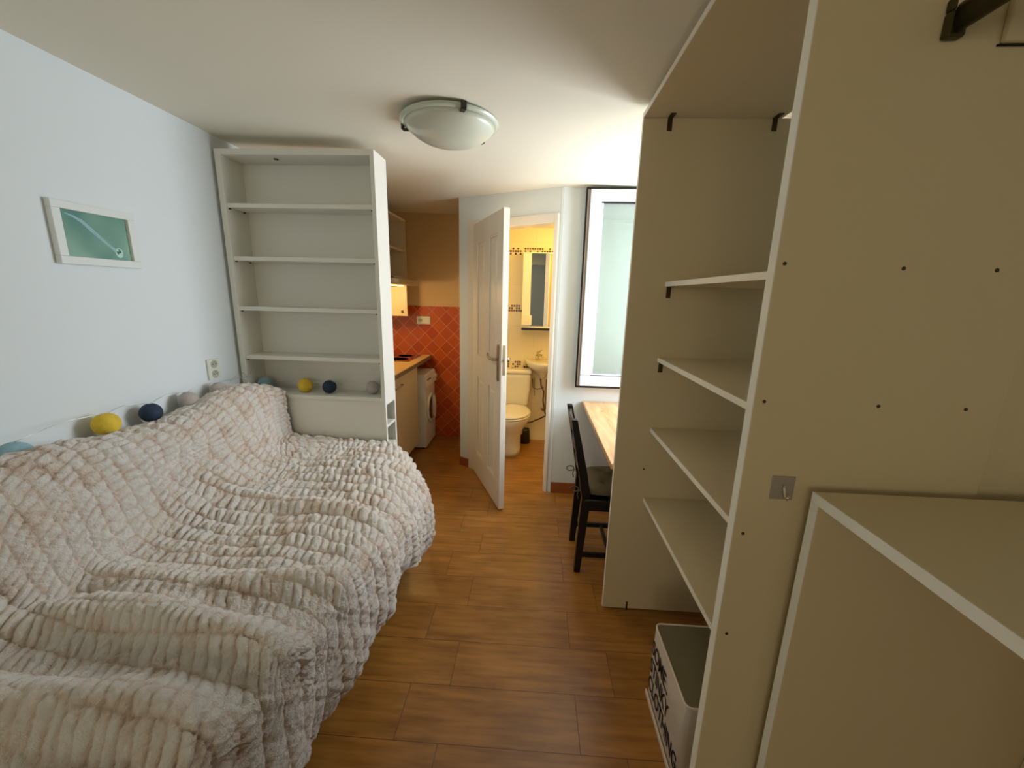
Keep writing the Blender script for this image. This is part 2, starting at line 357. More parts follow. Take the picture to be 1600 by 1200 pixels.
for s in (-1, 1):
    hx = DL-.055; 
    m = MB(); pts = []
    for k in range(24):
        a = 2*math.pi*k/24; r = .019
        pts.append((hx+r*math.cos(a), s*(T), (.107 if math.sin(a) > 0 else -.107)+1.045+r*math.sin(a)))
    m.prism(pts, (0, s*.007, 0)); pl = m.build('handle_plate', NICKEL, dr, bevel=.002)
    m = MB(); m.tube([(hx, s*.024, 1.070), (hx, s*.06, 1.070)], .010)
    m.tube([(hx, s*.058, 1.070), (hx-.045, s*.062, 1.068), (hx-.085, s*.064, 1.074), (hx-.12, s*.06, 1.084), (hx-.135, s*.055, 1.092)], [.010,.011,.009,.010,.008])
    m.build('lever_handle', NICKEL, dr)
m = MB(); m.box(DL, DL+.0015, -.009, .009, .97, 1.17).box(DL, DL+.010, -.006, .006, 1.06, 1.075); m.build('lock_plate', NICKEL, dr)
for z in (.3, 1.7):
    MB().tube([(-.004, T+.004, z-.04), (-.004, T+.004, z+.04)], .007).build('hinge', NICKEL, dr)

# ------------------------------------------------------------------ window right of the desk, casement swung into the room
w1 = thing('window_1', None, None, (RX+.05, (WY0+WY1)/2, WZ0)); struct(w1)
hw = (WY1-WY0)/2; hh = WZ1-WZ0
m = MB(); f_ = .05
m.box(-.035,.035,-hw,hw,0,f_).box(-.035,.035,-hw,hw,hh-f_,hh).box(-.035,.035,-hw,-hw+f_,f_,hh-f_).box(-.035,.035,hw-f_,hw,f_,hh-f_)
m.build('window_frame', PVC, w1, bevel=.004)
sx0, sx1, sz0, sz1, sy = .335, .935, .885, 2.175, 2.80
sa = Vector((sx0, sy, sz0)); wv = Vector((RX+.05, (WY0+WY1)/2, WZ0))
sl = sa - wv; W_ = sx1-sx0; H_ = sz1-sz0; rot = R(-1.0)
def atl(o): o.location = sl; return o
m = MB(); g = .075; D_ = .05
m.box(0,W_,-D_/2,D_/2,0,g).box(0,W_,-D_/2,D_/2,H_-g,H_).box(0,g,-D_/2,D_/2,g,H_-g).box(W_-g,W_,-D_/2,D_/2,g,H_-g)
m.box(g,g+.012,-.022,-.004,g,H_-g).box(g,W_-g,-.022,-.004,g,g+.012)
sash = atl(m.build('casement_sash', PVC, w1, bevel=.005))
sash['label'] = 'white framed window casement swung inwards against the wall over the desk'
m = MB(); m.box(-.016,W_+.016,-.004,D_/2+.012,-.018,-.001).box(-.016,W_+.016,-.004,D_/2+.012,H_+.001,H_+.016).box(-.024,-.0165,.002,D_/2+.012,-.018,H_+.016)
m.build('seal', GASK, sash)
m = MB(); m.box(-.016,-.001,-.014,D_/2+.002,-.001,H_); lbl(m.build('hardware_groove', mat('groove_taupe', (128,114,104), .5, .2), sash), 'taupe metal hardware strip on casement edge')
m = MB(); m.box(g,W_-g,-.006,.006,g,H_-g); m.build('glass_pane', PANE, sash)
m = MB(); m.box(g,W_-g,-.024,-.007,H_-g-.008,H_-g).box(g,W_-g,-.024,-.007,g,g+.005); m.build('glazing_bead', GASK, sash)

# ------------------------------------------------------------------ bookcase at the foot of the bed
bx0, bx1, by0, by1, bh = -1.662, -.83, 2.15, 2.318, 2.195
bc = thing('tall_bookcase', 'tall shallow white bookcase at the end of the bed beside the kitchen', 'bookcase', ((bx0+bx1)/2, (by0+by1)/2, 0))
def bp(name, x0, x1, y0, y1, z0, z1, mt=LAM, bev=.0015, parent=None):
    m = MB(); m.box(x0-bc.location.x, x1-bc.location.x, y0-bc.location.y, y1-bc.location.y, z0, z1); return m.build(name, mt, parent or bc, bevel=bev)
t_ = .018
bp('side_panel', bx0, bx0+.03, by0, by1, 0, bh)
m = MB(); cx, cy = bc.location.x, bc.location.y     # right side with open niches low down
z_n = .865
m.box(bx1-.022-cx, bx1-cx, by0-cy, by1-cy, z_n, bh).box(bx1-.022-cx, bx1-cx, by0-cy, by0+.018-cy, 0, z_n).box(bx1-.022-cx, bx1-cx, by1-.018-cy, by1-cy, 0, z_n)
lbl(m.build('side_panel', LAM, bc, bevel=.0012), 'white side panel with open niches near the floor')
bp('top_board', bx0+.03, bx1-.022, by0, by1, bh-.028, bh)
bp('back_panel', bx0+.03, bx1-.022, by1-.006, by1-.001, 0, bh-.028, LAM)
for z in (1.926, 1.660, 1.394, 1.122):
    s = bp('shelf', bx0+.031, bx1-.023, by0+.006, by1-.007, z-.011, z+.011)
    for x in (bx0+.036, bx1-.03):
        for y in (by0+.02, by1-.04): MB().box(x-cx-.004, x-cx+.004, y-cy-.004, y-cy+.004, z-.018, z-.0115).build('shelf_pin', BRACK, s)
bp('bottom_shelf', bx0+.031, bx1-.023, by0-.006, by1-.007, .892, .912)
bp('front_panel', bx0+.031, bx1-.023, by0+.003, by0+.017, .02, .891)
bp('niche_back', bx1-.30, bx1-.285, by0+.018, by1-.007, .02, .891)
for z in (.735, .60, .44, .28): bp('niche_shelf', bx1-.284, bx1-.002, by0+.019, by1-.019, z-.008, z+.008)
MB().lathe([(.012,0),(.012,.004)], (-.13, -.02, bh-.033), 12).build('cam_fitting', BRACK, bc)
o = MB().box(bx0+.10, bx0+.36, by0+.05, by0+.16, bh+.001, bh+.016).build('flat_cardboard_box', mat('white_card', (225,222,205), .7), bevel=.002)
recenter(o); tag(o, 'thin white flat box lying on top of the tall bookcase', 'box')

# ------------------------------------------------------------------ sofa bed and fur blanket
bed = thing('sofa_bed', 'fold-out sofa bed almost hidden beneath the fur blanket', 'sofa bed', (-1.1, .9, 0))
m = MB(); m.box(-.54, .33, -1.4, 1.14, .02, .30); m.build('base', SOFA, bed, bevel=.02)
m = MB(); m.box(-.33, .47, -1.4, 1.18, .31, .54); m.build('mattress', SOFA, bed, bevel=.05, segs=4)
m = MB(); m.prism([(-.56,-1.35,.30),(-.36,-1.35,.30),(-.36,-1.35,.72),(-.46,-1.35,.86),(-.56,-1.35,.86)], (0, 2.48, 0)); m.build('backrest', SOFA, bed, bevel=.03, segs=3)

def vnoise(x, y, seed):
    xi = np.floor(x).astype(int); yi = np.floor(y).astype(int); fx = x-xi; fy = y-yi
    fx = fx*fx*(3-2*fx); fy = fy*fy*(3-2*fy)
    def h(a, b):
        k = (a*374761393 + b*668265263 + seed*974634777) & 0x7fffffff
        k = ((k ^ (k >> 13))*1274126177) & 0x7fffffff
        return ((k ^ (k >> 16)) & 0xffff)/65535.
    return (h(xi,yi)*(1-fx)+h(xi+1,yi)*fx)*(1-fy)+(h(xi,yi+1)*(1-fx)+h(xi+1,yi+1)*fx)*fy
def fbm(x, y, seed, o=4):
    s = 0; a = .5
    for k in range(o): s = s+a*vnoise(x*2**k, y*2**k, seed+k*17); a *= .5
    return s
def smooth(a, b, x):
    t = np.clip((x-a)/(b-a), 0, 1); return t*t*(3-2*t)

def blanket():
    # cross profile (x, z) from the wall side over the cushions and seat down the front
    P = np.array([(-1.648,.86),(-1.64,.93),(-1.60,.955),(-1.55,.965),(-1.49,.955),(-1.43,.90),(-1.38,.80),(-1.34,.70),(-1.28,.635),(-1.18,.61),(-1.0,.605),(-.85,.605),(-.72,.60),(-.63,.585),(-.565,.545),(-.53,.48),(-.515,.40),(-.51,.33),(-.515,.27),(-.525,.22)])
    # catmull-rom resample
    Q = []
    for i in range(len(P)-1):
        p0, p1, p2, p3 = P[max(i-1,0)], P[i], P[i+1], P[min(i+2,len(P)-1)]
        for t in np.linspace(0, 1, 20, endpoint=False):
            Q.append(.5*((2*p1)+(-p0+p2)*t+(2*p0-5*p1+4*p2-p3)*t*t+(-p0+3*p1-3*p2+p3)*t**3))
    Q.append(P[-1]); Q = np.array(Q); sl_ = np.concatenate([[0], np.cumsum(np.hypot(*np.diff(Q, axis=0).T))]); S = sl_[-1]
    NS, NY = 740, 860; y0, y1 = -.12, 2.125
    s = np.linspace(0, S, NS); px = np.interp(s, sl_, Q[:,0]); pz = np.interp(s, sl_, Q[:,1])
    s2, y2 = np.meshgrid(s, np.linspace(y0, y1, NY), indexing='ij')
    X = np.repeat(px[:,None], NY, 1); Z = np.repeat(pz[:,None], NY, 1); Y = y2.copy()
    onseat = smooth(.42, .6, s2)*(1-smooth(S-.42, S-.28, s2))
    # broad shape: mattress a little higher towards the far end and slightly bumpy
    Z += .055*smooth(1.2, 2.1, Y)*smooth(.35, .6, s2)*(1-smooth(S-.62, S-.30, s2))
    Z += (fbm(X*3, Y*3, 3, 2)-.37)*.05*smooth(.1, .3, s2)
    X += (fbm(Y*4, s2*1.5, 9, 2)-.37)*.06*smooth(S-.5, S-.1, s2)
    # the back cushion swells into lumps along the wall
    back = 1-smooth(.38, .62, s2)
    Z += back*.030*np.sin(Y*7.1+.6)*smooth(.0, .2, s2); X += back*.045*(fbm(Y*3.2, s2*2, 21, 2)-.3)*smooth(.12, .3, s2)
    wq = smooth(1.75,2.08,Y)*smooth(-1.52,-1.44,X)*(1-smooth(-1.29,-1.10,X)); X += (-1.405-X)*wq*.88; X -= back*.10*smooth(1.2,1.5,Y)*(1-smooth(1.5,1.75,Y))*smooth(.25,.5,s2)
    # hanging hem: flares out in soft waves
    hang = smooth(S-.34, S, s2)
    X += hang*(.018*np.sin(Y*11+1)+.012*np.sin(Y*23+2) - .012) - .075*smooth(S-.42,S-.2,s2)*(1-smooth(.8,1.5,Y)); Z += hang*(.03*np.sin(Y*5.3)+.02*np.sin(Y*13))
    X += hang*.10*smooth(.95, .5, Y)*0 
    # bunched-up gathers on the near half, long folds sweeping left-right
    near = 1-smooth(.75, 1.25, Y)
    for (yc, sl2, am, wd) in ((1.02,.16,.04,.06),(.80,.05,.065,.07),(.58,-.14,.07,.075),(.36,.12,.07,.08),(.14,-.1,.06,.09)):
        yy = Y-(yc+sl2*(X+1.0)+.05*np.sin(X*5+yc*9)); 
        Z += am*np.exp(-(yy/wd)**2)*smooth(.5,.75,s2)*(1-smooth(S-.30,S-.15,s2))*(.6+.8*vnoise(X*3+5, Y*0+yc*10, 31))
    # one fold across the middle
    yy = Y-(1.47+.05*np.sin(X*4)+.03*X); Z += .028*np.exp(-(yy/.04)**2)*smooth(.5,.65,s2)*(1-smooth(S-.4,S-.25,s2))
    # far right corner slumps
    cn = smooth(1.80, 2.13, Y)*smooth(-.86, -.55, X); Z -= .13*cn*cn; X -= .06*cn*cn
    # normals of the broad shape
    def nrm(X, Y, Z):
        T1 = np.stack(np.gradient(X, axis=0)[None] if False else [np.gradient(X,axis=0),np.gradient(Y,axis=0),np.gradient(Z,axis=0)],-1)
        T2 = np.stack([np.gradient(X,axis=1),np.gradient(Y,axis=1),np.gradient(Z,axis=1)],-1)
        N_ = np.cross(T1, T2); N_ /= np.linalg.norm(N_,axis=-1,keepdims=True)+1e-9; return N_ if N_[NS//2,NY//2,2] > 0 else -N_
    N_ = nrm(X, Y, Z)
    # ruched rows: each row is a strip of plump ribs
    wy = Y + .07*(fbm(X*2.3, Y*2.3, 41, 3)-.45) + .012*(vnoise(X*16, Y*16, 43)-.5) + .05*near*(fbm(X*2, Y*3, 47, 2)-.4) + .06*X*near
    roww = .066; v = wy/roww; row = np.floor(v); fv = v-row
    ws = s2 + .05*(fbm(s2*5, Y*5, 51, 3)-.4) + .010*(vnoise(s2*30, Y*30, 53)-.5) + .45*roww*(fv-.5)*(.5+.6*near)
    off = ((row*0.6180339)%1)
    pitch = .027+.010*((row*.37)%1)
    u = ws/pitch + off*7 + .35*vnoise(ws*14, row, 61); cell = np.floor(u); fu = u-cell
    k = (np.sin((cell*12.9898+row*78.233))*43758.5453)%1
    rib = np.sqrt(np.clip(np.sin(np.pi*fu), 0, 1)); rw = np.clip(np.sin(np.pi*fv), 0, 1)**.45
    puff = rib*rw*(.55+.7*k)
    soft = fbm(X*22, Y*22+Z*22, 71, 4)
    seat = smooth(-1.15,-.8,X)*smooth(.9,1.4,Y); soften = (.50+.35*seat)+.55*smooth(.28,.52,fbm(X*3+3,Y*3,81,2))+.1*near
    amp = .016*soften
    wsx = s2+.02*(fbm(s2*9,Y*9,93,2)-.4); strands = fbm(wsx*150+Y*60, Y*70-wsx*30, 91, 3)
    tuft = 1-np.abs(2*fbm(wsx*60, Y*60, 95, 3)-.9)
    dsp = amp*1.2*puff + .022*(soft-.45) + (.007-.003*seat)*(strands-.45) + (.006-.003*seat)*(tuft-.6)
    X += N_[...,0]*dsp; Y += N_[...,1]*dsp*.6; Z += N_[...,2]*dsp
    X = np.maximum(X, LX+.012); Y = np.minimum(Y, 2.142)
    co = np.stack([X,Y,Z],-1).reshape(-1,3)
    me = bpy.data.meshes.new('fur_blanket'); nv = NS*NY; me.vertices.add(nv)
    org = np.array([-1.1,.9,0.]); me.vertices.foreach_set('co', (co-org).ravel())
    I = np.arange(nv).reshape(NS,NY); q = np.stack([I[:-1,:-1],I[1:,:-1],I[1:,1:],I[:-1,1:]],-1).reshape(-1,4)
    if N_[NS//2,NY//2,2] > 0 and np.cross(co[q[0,1]]-co[q[0,0]], co[q[0,2]]-co[q[0,0]])[2] < 0: pass
    nf = len(q); me.loops.add(nf*4); me.polygons.add(nf)
    me.polygons.foreach_set('loop_start', np.arange(0,nf*4,4)); me.loops.foreach_set('vertex_index', q.ravel().astype(np.int32))
    me.polygons.foreach_set('use_smooth', np.ones(nf, bool)); me.update(calc_edges=True)
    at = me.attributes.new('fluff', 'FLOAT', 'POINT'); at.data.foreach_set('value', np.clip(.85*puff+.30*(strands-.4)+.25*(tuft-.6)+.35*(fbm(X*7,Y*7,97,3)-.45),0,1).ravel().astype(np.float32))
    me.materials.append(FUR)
    o = bpy.data.objects.new('fur_blanket', me); COL.objects.link(o); o.location = org
    return o
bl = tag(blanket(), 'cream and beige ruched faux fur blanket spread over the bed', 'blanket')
# ------------------------------------------------------------------ cotton ball string lights
sl_root = thing('string_lights', 'string of blue, yellow, navy and greige cotton ball lights on wall and shelf', 'string lights', (-1.6, 1.6, .9))
o0 = sl_root.location
balls = [((-1.625,1.09,.965),.047,SKY,'pale blue cotton ball'), ((-1.62,1.365,.983),.043,YEL,'yellow cotton ball'), ((-1.62,1.545,.975),.040,NAVY,'navy cotton ball'),
         ((-1.62,1.735,.978),.042,GREI,'greige cotton ball'), ((-1.62,1.92,.985),.040,GREI,'greige cotton ball'),
         ((-1.585,2.23,.952),.040,SKY,'pale blue cotton ball'), ((-1.335,2.225,.953),.042,YEL,'yellow cotton ball'), ((-1.185,2.215,.951),.039,NAVY,'navy cotton ball'), ((-.935,2.235,.951),.039,GREI,'greige cotton ball')]
for c, r, mt, lb in balls:
    m = MB(); prof = [(max(.0015, r*math.sin(a)), -r*math.cos(a)) for a in np.linspace(0.05, math.pi-.05, 18)]
    m.lathe(prof, Vector(c)-o0, 28); b = lbl(m.build('cotton_ball', mt, sl_root), lb)
cc = [Vector(c) for c, *_ in balls]; pts = []
for i in range(len(cc)-1):
    a, b = cc[i]+Vector((.0,0,balls[i][1]*.98)), cc[i+1]+Vector((0,0,balls[i+1][1]*.98))
    for t in np.linspace(0, 1, 12, endpoint=False):
        p = a.lerp(b, t); p.z += .012*math.sin(math.pi*t)*(1 if i < 5 else -1.5); p.x += .006*math.sin(9*t+i) if i < 4 else 0; p.y += 0 if i < 5 else -.004*math.sin(7*t)
        pts.append(p-o0)
pts.append(cc[-1]+Vector((0,0,.038))-o0)
MB().tube(pts, .0013, 6).build('wire', WIRE, sl_root)
m = MB()
for i in range(3):   # loose curls by the corner
    base = Vector((-1.60, 1.98+.05*i, 1.02+.012*i)); m.tube([base+Vector((.02*math.sin(3*t+i), .11*t, .02*math.sin(5*t+i)))-o0 for t in np.linspace(0,1,14)], .0012, 6)
m.build('wire_curl', WIRE, sl_root)

# ------------------------------------------------------------------ picture on the left wall
pc = thing('framed_picture', 'small white framed print of a water drop on a stem, hung over the bed', 'picture', (LX, 1.51, 1.572))
m = MB(); pw, ph, pf, pd = .292, .216, .028, .022
m.box(0,pd,-pw/2,pw/2,0,pf).box(0,pd,-pw/2,pw/2,ph-pf,ph).box(0,pd,-pw/2,-pw/2+pf,pf,ph-pf).box(0,pd,pw/2-pf,pw/2,pf,ph-pf).build('frame', FRW, pc, bevel=.002)
m = MB(); m.box(.004,.010,-pw/2+pf,pw/2-pf,pf,ph-pf)
E_ = .0104
def strip(pts, w, mi):
    L_ = [Vector(p) for p in pts]; a = []; b = []
    for i, p in enumerate(L_):
        t = (L_[min(i+1,len(L_)-1)]-L_[max(i-1,0)]).normalized(); nn = Vector((t.y,-t.x)); a.append(p+nn*w[i]); b.append(p-nn*w[i])
    for i in range(len(L_)-1): m.poly([(E_,q.x,q.y) for q in (a[i],a[i+1],b[i+1],b[i])], mi)
strip([(-.098,.176),(-.07,.168),(-.045,.155),(-.015,.128),(.015,.10),(.045,.075),(.066,.058)], [.002,.004,.006,.007,.006,.005,.009], 1)
def disc(cx_, cy_, r, mi, e=0, ry=None): m.poly([(E_+e, cx_+r*math.cos(2*math.pi*k/24), cy_+(ry or r)*math.sin(2*math.pi*k/24)) for k in range(24)], mi)
disc(.072,.056,.015,2,.0001,.019); disc(.071,.060,.009,3,.0002,.011); disc(.075,.050,.006,2,.0003); disc(.067,.065,.004,2,.0003)
lbl(m.build('print', [TEAL,STEMM,DROPM,DROPD], pc), 'teal photo print of a drop hanging from a stem')

# ------------------------------------------------------------------ sockets
def socket(name, label, loc, n_, vertical, M):
    t = thing(name, label, 'socket', loc); t.matrix_world = Matrix.Translation(loc) @ M
    w, h = (.078,.105) if vertical else (.138,.078)
    MB().box(-w/2,w/2,-.011,0,-h/2,h/2).build('cover_plate', CPLAST, t, bevel=.004, segs=3)
    for k in range(n_):
        cxx, czz = (0,(.026 if k else -.026)) if vertical else (-.032, 0)
        Mx = Matrix.Translation((cxx,-.0115,czz)) @ Matrix.Rotation(R(90),4,'X')
        m = MB(); m.lathe([(.021,-.001),(.021,.002),(.018,.002),(.0175,.0)], (0,0,0), 28, Mx)
        f = m.build('socket_well', mat('well_grey', (176,178,160), .4), t)
        for dx, dz in ((-.009,0),(.009,0),(0,.010)): MB().lathe([(.0026,-.001),(.0026,.0026)], (0,0,0), 10, Matrix.Translation((cxx+dx,-.0115,czz+dz)) @ Matrix.Rotation(R(90),4,'X')).build('socket_hole', DPLAST, f)
    if not vertical: MB().box(.004,.060,-.013,-.011,-.030,.030).build('rocker_switch', CPLAST, t, bevel=.001)
    return t
socket('double_socket', 'cream double wall socket on the left wall beside the bookcase', (LX, 1.972, 1.085), 2, True, Matrix.Rotation(R(90),4,'Z'))
socket('socket_with_switch', 'cream horizontal socket on the terracotta kitchen tiles', (-1.115, YB-.0125, 1.232), 1, False, Matrix.Identity(4))

# ------------------------------------------------------------------ kitchen
kx = -1.062; cyn, cyf = 2.33, 3.565
kc = thing('base_cabinet', 'cream kitchen base cabinet with bow handle left of the washing machine', 'cabinet', (-1.36, (cyn+cyf)/2, 0))
ox, oy = kc.location.x, kc.location.y
MB().box(LX+.01-ox, kx-.022-ox, cyn-oy, cyf-oy, .10, .842).build('carcass', CABD, kc, bevel=.001)
MB().box(LX+.05-ox, kx-.08-ox, cyn-oy, cyf-.01-oy, 0, .10).build('plinth', DPLAST, kc)
for y0, y1, hy in ((cyn+.002, 2.945, 2.85), (2.949, cyf-.001, 3.02)):
    dd = MB().box(kx-.02-ox, kx-ox, y0-oy, y1-oy, .105, .838).build('cabinet_door', CABD, kc, bevel=.002)
    m = MB(); m.tube([(kx-ox, hy-.08-oy, .772), (kx+.028-ox, hy-.07-oy, .772), (kx+.032-ox, hy-oy, .772), (kx+.028-ox, hy+.07-oy, .772), (kx-ox, hy+.08-oy, .772)], .005, 8); m.build('handle', NICKEL, dd)
m = MB(); m.box(LX+.002, -1.047, 2.325, YB-.014, .846, .882); wt_ = recenter(m.build('kitchen_worktop', COUNT, bevel=.003)); tag(wt_, 'wood-look kitchen worktop along the left wall', 'worktop')
cx2, cy2, cz2 = wt_.location
MB().box(-1.047-cx2, -1.040-cx2, 2.325-cy2, YB-.014-cy2, 0, .036).build('edge_strip', CEDGE, wt_, bevel=.001)
m = MB(); m.box(-1.60, -1.13, 3.55, 3.98, .8825, .887); o = recenter(m.build('glass_hob', HOB, bevel=.002)); tag(o, 'dark glass hob set in the kitchen worktop', 'hob')
for dx, dy, r in ((.1,.1,.07),(-.1,.1,.09),(.1,-.1,.09),(-.1,-.1,.07)): MB().lathe([(r,.0046),(r,.0049),(r-.003,.0049),(r-.003,.0046)], (dx,dy,0), 32).build('cooking_zone', mat('zone_tile_reflection',(70,30,18),.15), o)  # zones carry the same painted tile reflection as the hob
# washing machine
wx, wy0, wy1, wh = -1.012, 3.632, 4.005, .742
wm = thing('washing_machine', 'compact white washing machine under the worktop against terracotta tiles', 'washing machine', (-1.22, (wy0+wy1)/2, 0))
ox, oy = wm.location.x, wm.location.y
MB().box(-1.43-ox, wx-ox, wy0-oy, wy1-oy, .015, wh).build('body', WPLAST, wm, bevel=.008, segs=3)
mp_ = MB().prism([(wx-ox, wy0+.003-oy, wh-.125), (wx+.02-ox, wy0+.003-oy, wh-.118), (wx+.006-ox, wy0+.003-oy, wh-.01), (wx-ox, wy0+.003-oy, wh-.006)], (0, wy1-wy0-.006, 0)).build('control_panel', WPLAST, wm, bevel=.002)
Mp = lambda y, z, dx: Matrix.Translation((wx+dx-ox, y-oy, z)) @ Matrix.Rotation(R(90),4,'Y')
MB().lathe([(.022,0),(.020,.022),(.016,.026)], (0,0,0), 24, Mp(wy1-.045, wh-.062, .008)).build('program_knob', WPLAST, mp_)
for y in (.05,.085,.12,.15): MB().lathe([(.009,0),(.007,.006)], (0,0,0), 12, Mp(wy0+y, wh-.055, .011)).build('button', DPLAST, mp_)
MB().lathe([(.148,0),(.150,.012),(.142,.020),(.128,.018)], (0,0,0), 48, Mp((wy0+wy1)/2, .385, .0)).build('door_ring', WPLAST, wm)
MB().lathe([(.127,.010),(.112,.022),(.07,.028),(.004,.029)], (0,0,0), 40, Mp((wy0+wy1)/2, .385, .0)).build('door_glass', BOWL, wm)
yc_ = (wy0+wy1)/2-oy+.012
m = MB(); m.prism([(wx+.024-ox, yc_+.052*math.sin(a)*(1 if math.sin(a) > 0 else .55), .385+.118*math.cos(a)) for a in np.linspace(0, 2*math.pi, 28, endpoint=False)], (.020,0,0)); m.build('door_trim', WPLAST, wm, bevel=.004)
MB().box(wx-ox, wx+.003-ox, wy0+.25-oy, wy1-.03-oy, .07, .14).build('filter_flap', WPLAST, wm, bevel=.001)
for x in (-1.40, -1.05):
    for y in (wy0+.04, wy1-.04): MB().lathe([(.018,0),(.018,.016)], (x-ox,y-oy,0), 12).build('foot', DPLAST, wm)
# open wall cabinet
uc = thing('wall_cabinet', 'open cream kitchen wall cabinet with one shelf above the hood', 'cabinet', (-1.44, 3.3, 1.28))
ox, oy, oz = uc.location; uy0, uy1, ux = 2.8, 3.80, -1.205
def up(name, x0,x1,y0,y1,z0,z1,mt=CABD,b=.0015): return MB().box(x0-ox,x1-ox,y0-oy,y1-oy,z0-oz,z1-oz).build(name, mt, uc, bevel=b)
lbl(up('side_panel', LX+.002, ux, uy1-.018, uy1, 1.282, 2.145), 'long side panel reaching down beside the hood')
up('side_panel', LX+.002, ux, uy0, uy0+.018, 1.62, 2.145)
up('top_board', LX+.002, ux, uy0+.018, uy1-.018, 2.127, 2.145); up('bottom_board', LX+.002, ux, uy0+.018, uy1-.018, 1.622, 1.64)
up('shelf', LX+.008, ux-.01, uy0+.018, uy1-.018, 1.865, 1.883); up('back_panel', LX+.002, LX+.007, uy0+.018, uy1-.018, 1.64, 2.127)
up('vent_hole', ux-.06, ux-.035, uy1-.0205, uy1-.0181, 1.31, 1.335, BRACK)
# hood
hd = thing('extractor_hood', 'slim extractor hood with lit underside beneath the open wall cabinet', 'hood', (-1.36, 3.44, 1.545))
ox, oy, oz = hd.location
pts = []
y0_, y1_ = 3.15, 3.775; xf = -1.075
for k in range(13):
    a = -math.pi/2+math.pi/2*k/12; pts.append((xf-.05+.05*math.cos(a) if False else 0,0,0))
pts = [(LX+.004, y0_), (xf-.04, y0_), (xf-.012, y0_+.012), (xf, y0_+.04), (xf, y1_-.04), (xf-.012, y1_-.012), (xf-.04, y1_), (LX+.004, y1_)]
m = MB(); m.prism([(p[0]-ox, p[1]-oy, 1.565-oz) for p in pts], (0,0,.05)); m.build('visor', HOOD, hd, bevel=.012, segs=4)
MB().box(-1.6-ox, -1.22-ox, 3.2-oy, 3.74-oy, 1.556-oz, 1.5645-oz).build('lit_grille', LIGHTON, hd)
m = MB()
for k in range(9): m.box(-1.6-ox,-1.22-ox,3.22+.06*k-oy,3.245+.06*k-oy,1.551-oz,1.5558-oz)
m.build('grille_bar', BRACK, hd)
m = MB(); m.prism([(-1.20-ox, 3.16-oy, 1.6155-oz)] + [(-1.20+.0-ox, 3.16+.30*t-oy, 1.6155+.035*math.sin(math.pi*(.5+.5*t))-oz) for t in np.linspace(0,1,10)], (.012,0,0)); lbl(m.build('switch_panel', DPLAST, hd), 'dark curved switch panel on the hood')

# ------------------------------------------------------------------ bathroom
def ell(cx_, cy_, a, b, z, n_=36, sq=0, back=None):
    r = []
    for k in range(n_):
        t = 2*math.pi*k/n_; x = a*math.cos(t); y = b*math.sin(t)
        if back is not None and y > back: y = back
        r.append((cx_+x, cy_+y, z))
    return r
tx, ty = -.19, 3.66
tl = thing('toilet', 'white close-coupled toilet with lid down, half hidden by the open door', 'toilet', (tx, ty, 0))
rings = [ell(0,.04,.105,.17,0), ell(0,.04,.10,.165,.05), ell(0,.05,.10,.16,.17), ell(0,.03,.125,.19,.25), ell(0,0,.165,.235,.33), ell(0,-.005,.182,.25,.375), ell(0,-.005,.182,.25,.39)]
MB().loft(rings).build('bowl', CERAM, tl)
MB().loft([ell(0,-.005,.188,.255,.3925,back=.2), ell(0,-.005,.190,.258,.40,back=.2), ell(0,-.005,.186,.254,.41,back=.2)]).build('seat', CERAM, tl)
MB().loft([ell(0,-.005,.187,.255,.413,back=.2), ell(0,-.005,.187,.255,.425,back=.2), ell(0,-.005,.165,.235,.437,back=.2), ell(0,-.005,.10,.16,.443,back=.2)]).build('lid', CERAM, tl)
MB().box(-.11,.11,.19,.365,.10,.40).build('pedestal_back', CERAM, tl, bevel=.03, segs=3)
def rr(x, y0, y1, z): return [(-x,y0,z),(x,y0,z),(x,y1,z),(-x,y1,z)]
MB().loft([rr(.150,.205,.360,.402), rr(.172,.195,.362,.60), rr(.178,.19,.363,.745)], smooth=False).build('cistern', CERAM, tl, bevel=.03, segs=4)
MB().box(-.184,.184,.183,.364,.746,.782).build('cistern_lid', CERAM, tl, bevel=.012, segs=3)
MB().lathe([(.022,0),(.022,.006),(.018,.009)], (0,.27,.782), 20).build('flush_button', CHROME, tl)
# basin
bsx, bsy = .10, 3.88
bs = thing('wash_basin', 'small white wall-hung basin under the mirror cabinet', 'basin', (bsx, bsy, .68))
def hb(a, b, z, n_=32):
    r = []
    for k in range(n_):
        t = math.pi+math.pi*k/(n_-1); r.append((a*math.cos(t), .13+b*math.sin(t), z))
    return r
MB().loft([hb(.03,.04,0), hb(.05,.06,.045), hb(.10,.14,.085), hb(.155,.235,.13), hb(.172,.262,.165), hb(.175,.265,.19)]).build('bowl', CERAM, bs)
MB().loft([hb(.150,.225,.1905), hb(.150,.225,.1925)]).build('basin_hollow_shade', mat('basin_shadow', (225,205,165), .15), bs)  # flat inset; the hollow's shade is put into its darker cream colour
tp = thing('basin_mixer_tap', 'chrome mixer tap with raised lever on the basin', 'tap', (bsx-.055, bsy+.05, .871+.0015))
m = MB(); m.tube([(0,0,0),(0,0,.05)], [.022,.018], 14); m.tube([(0,0,.045),(.02,-.03,.06),(.05,-.06,.055),(.06,-.075,.045)], [.013,.012,.011,.011], 12); m.build('spout', CHROME, tp)
MB().tube([(0,.0,.05),(.0,.0,.075),(.03,-.03,.10),(.045,-.045,.108)], [.014,.014,.008,.007], 10).build('lever', CHROME, tp)
wp = thing('waste_pipe', 'grey waste pipe with hoses under the basin', 'pipe', (bsx+.055, 3.96, .25))
m = MB(); m.tube([(0,0,.425),(0,0,.18),(-.012,0,.12),(-.03,.02,.1),(-.04,.055,.1)], .016, 12); m.build('trap', mat('pipe_grey',(150,120,70),.3,.4), wp)
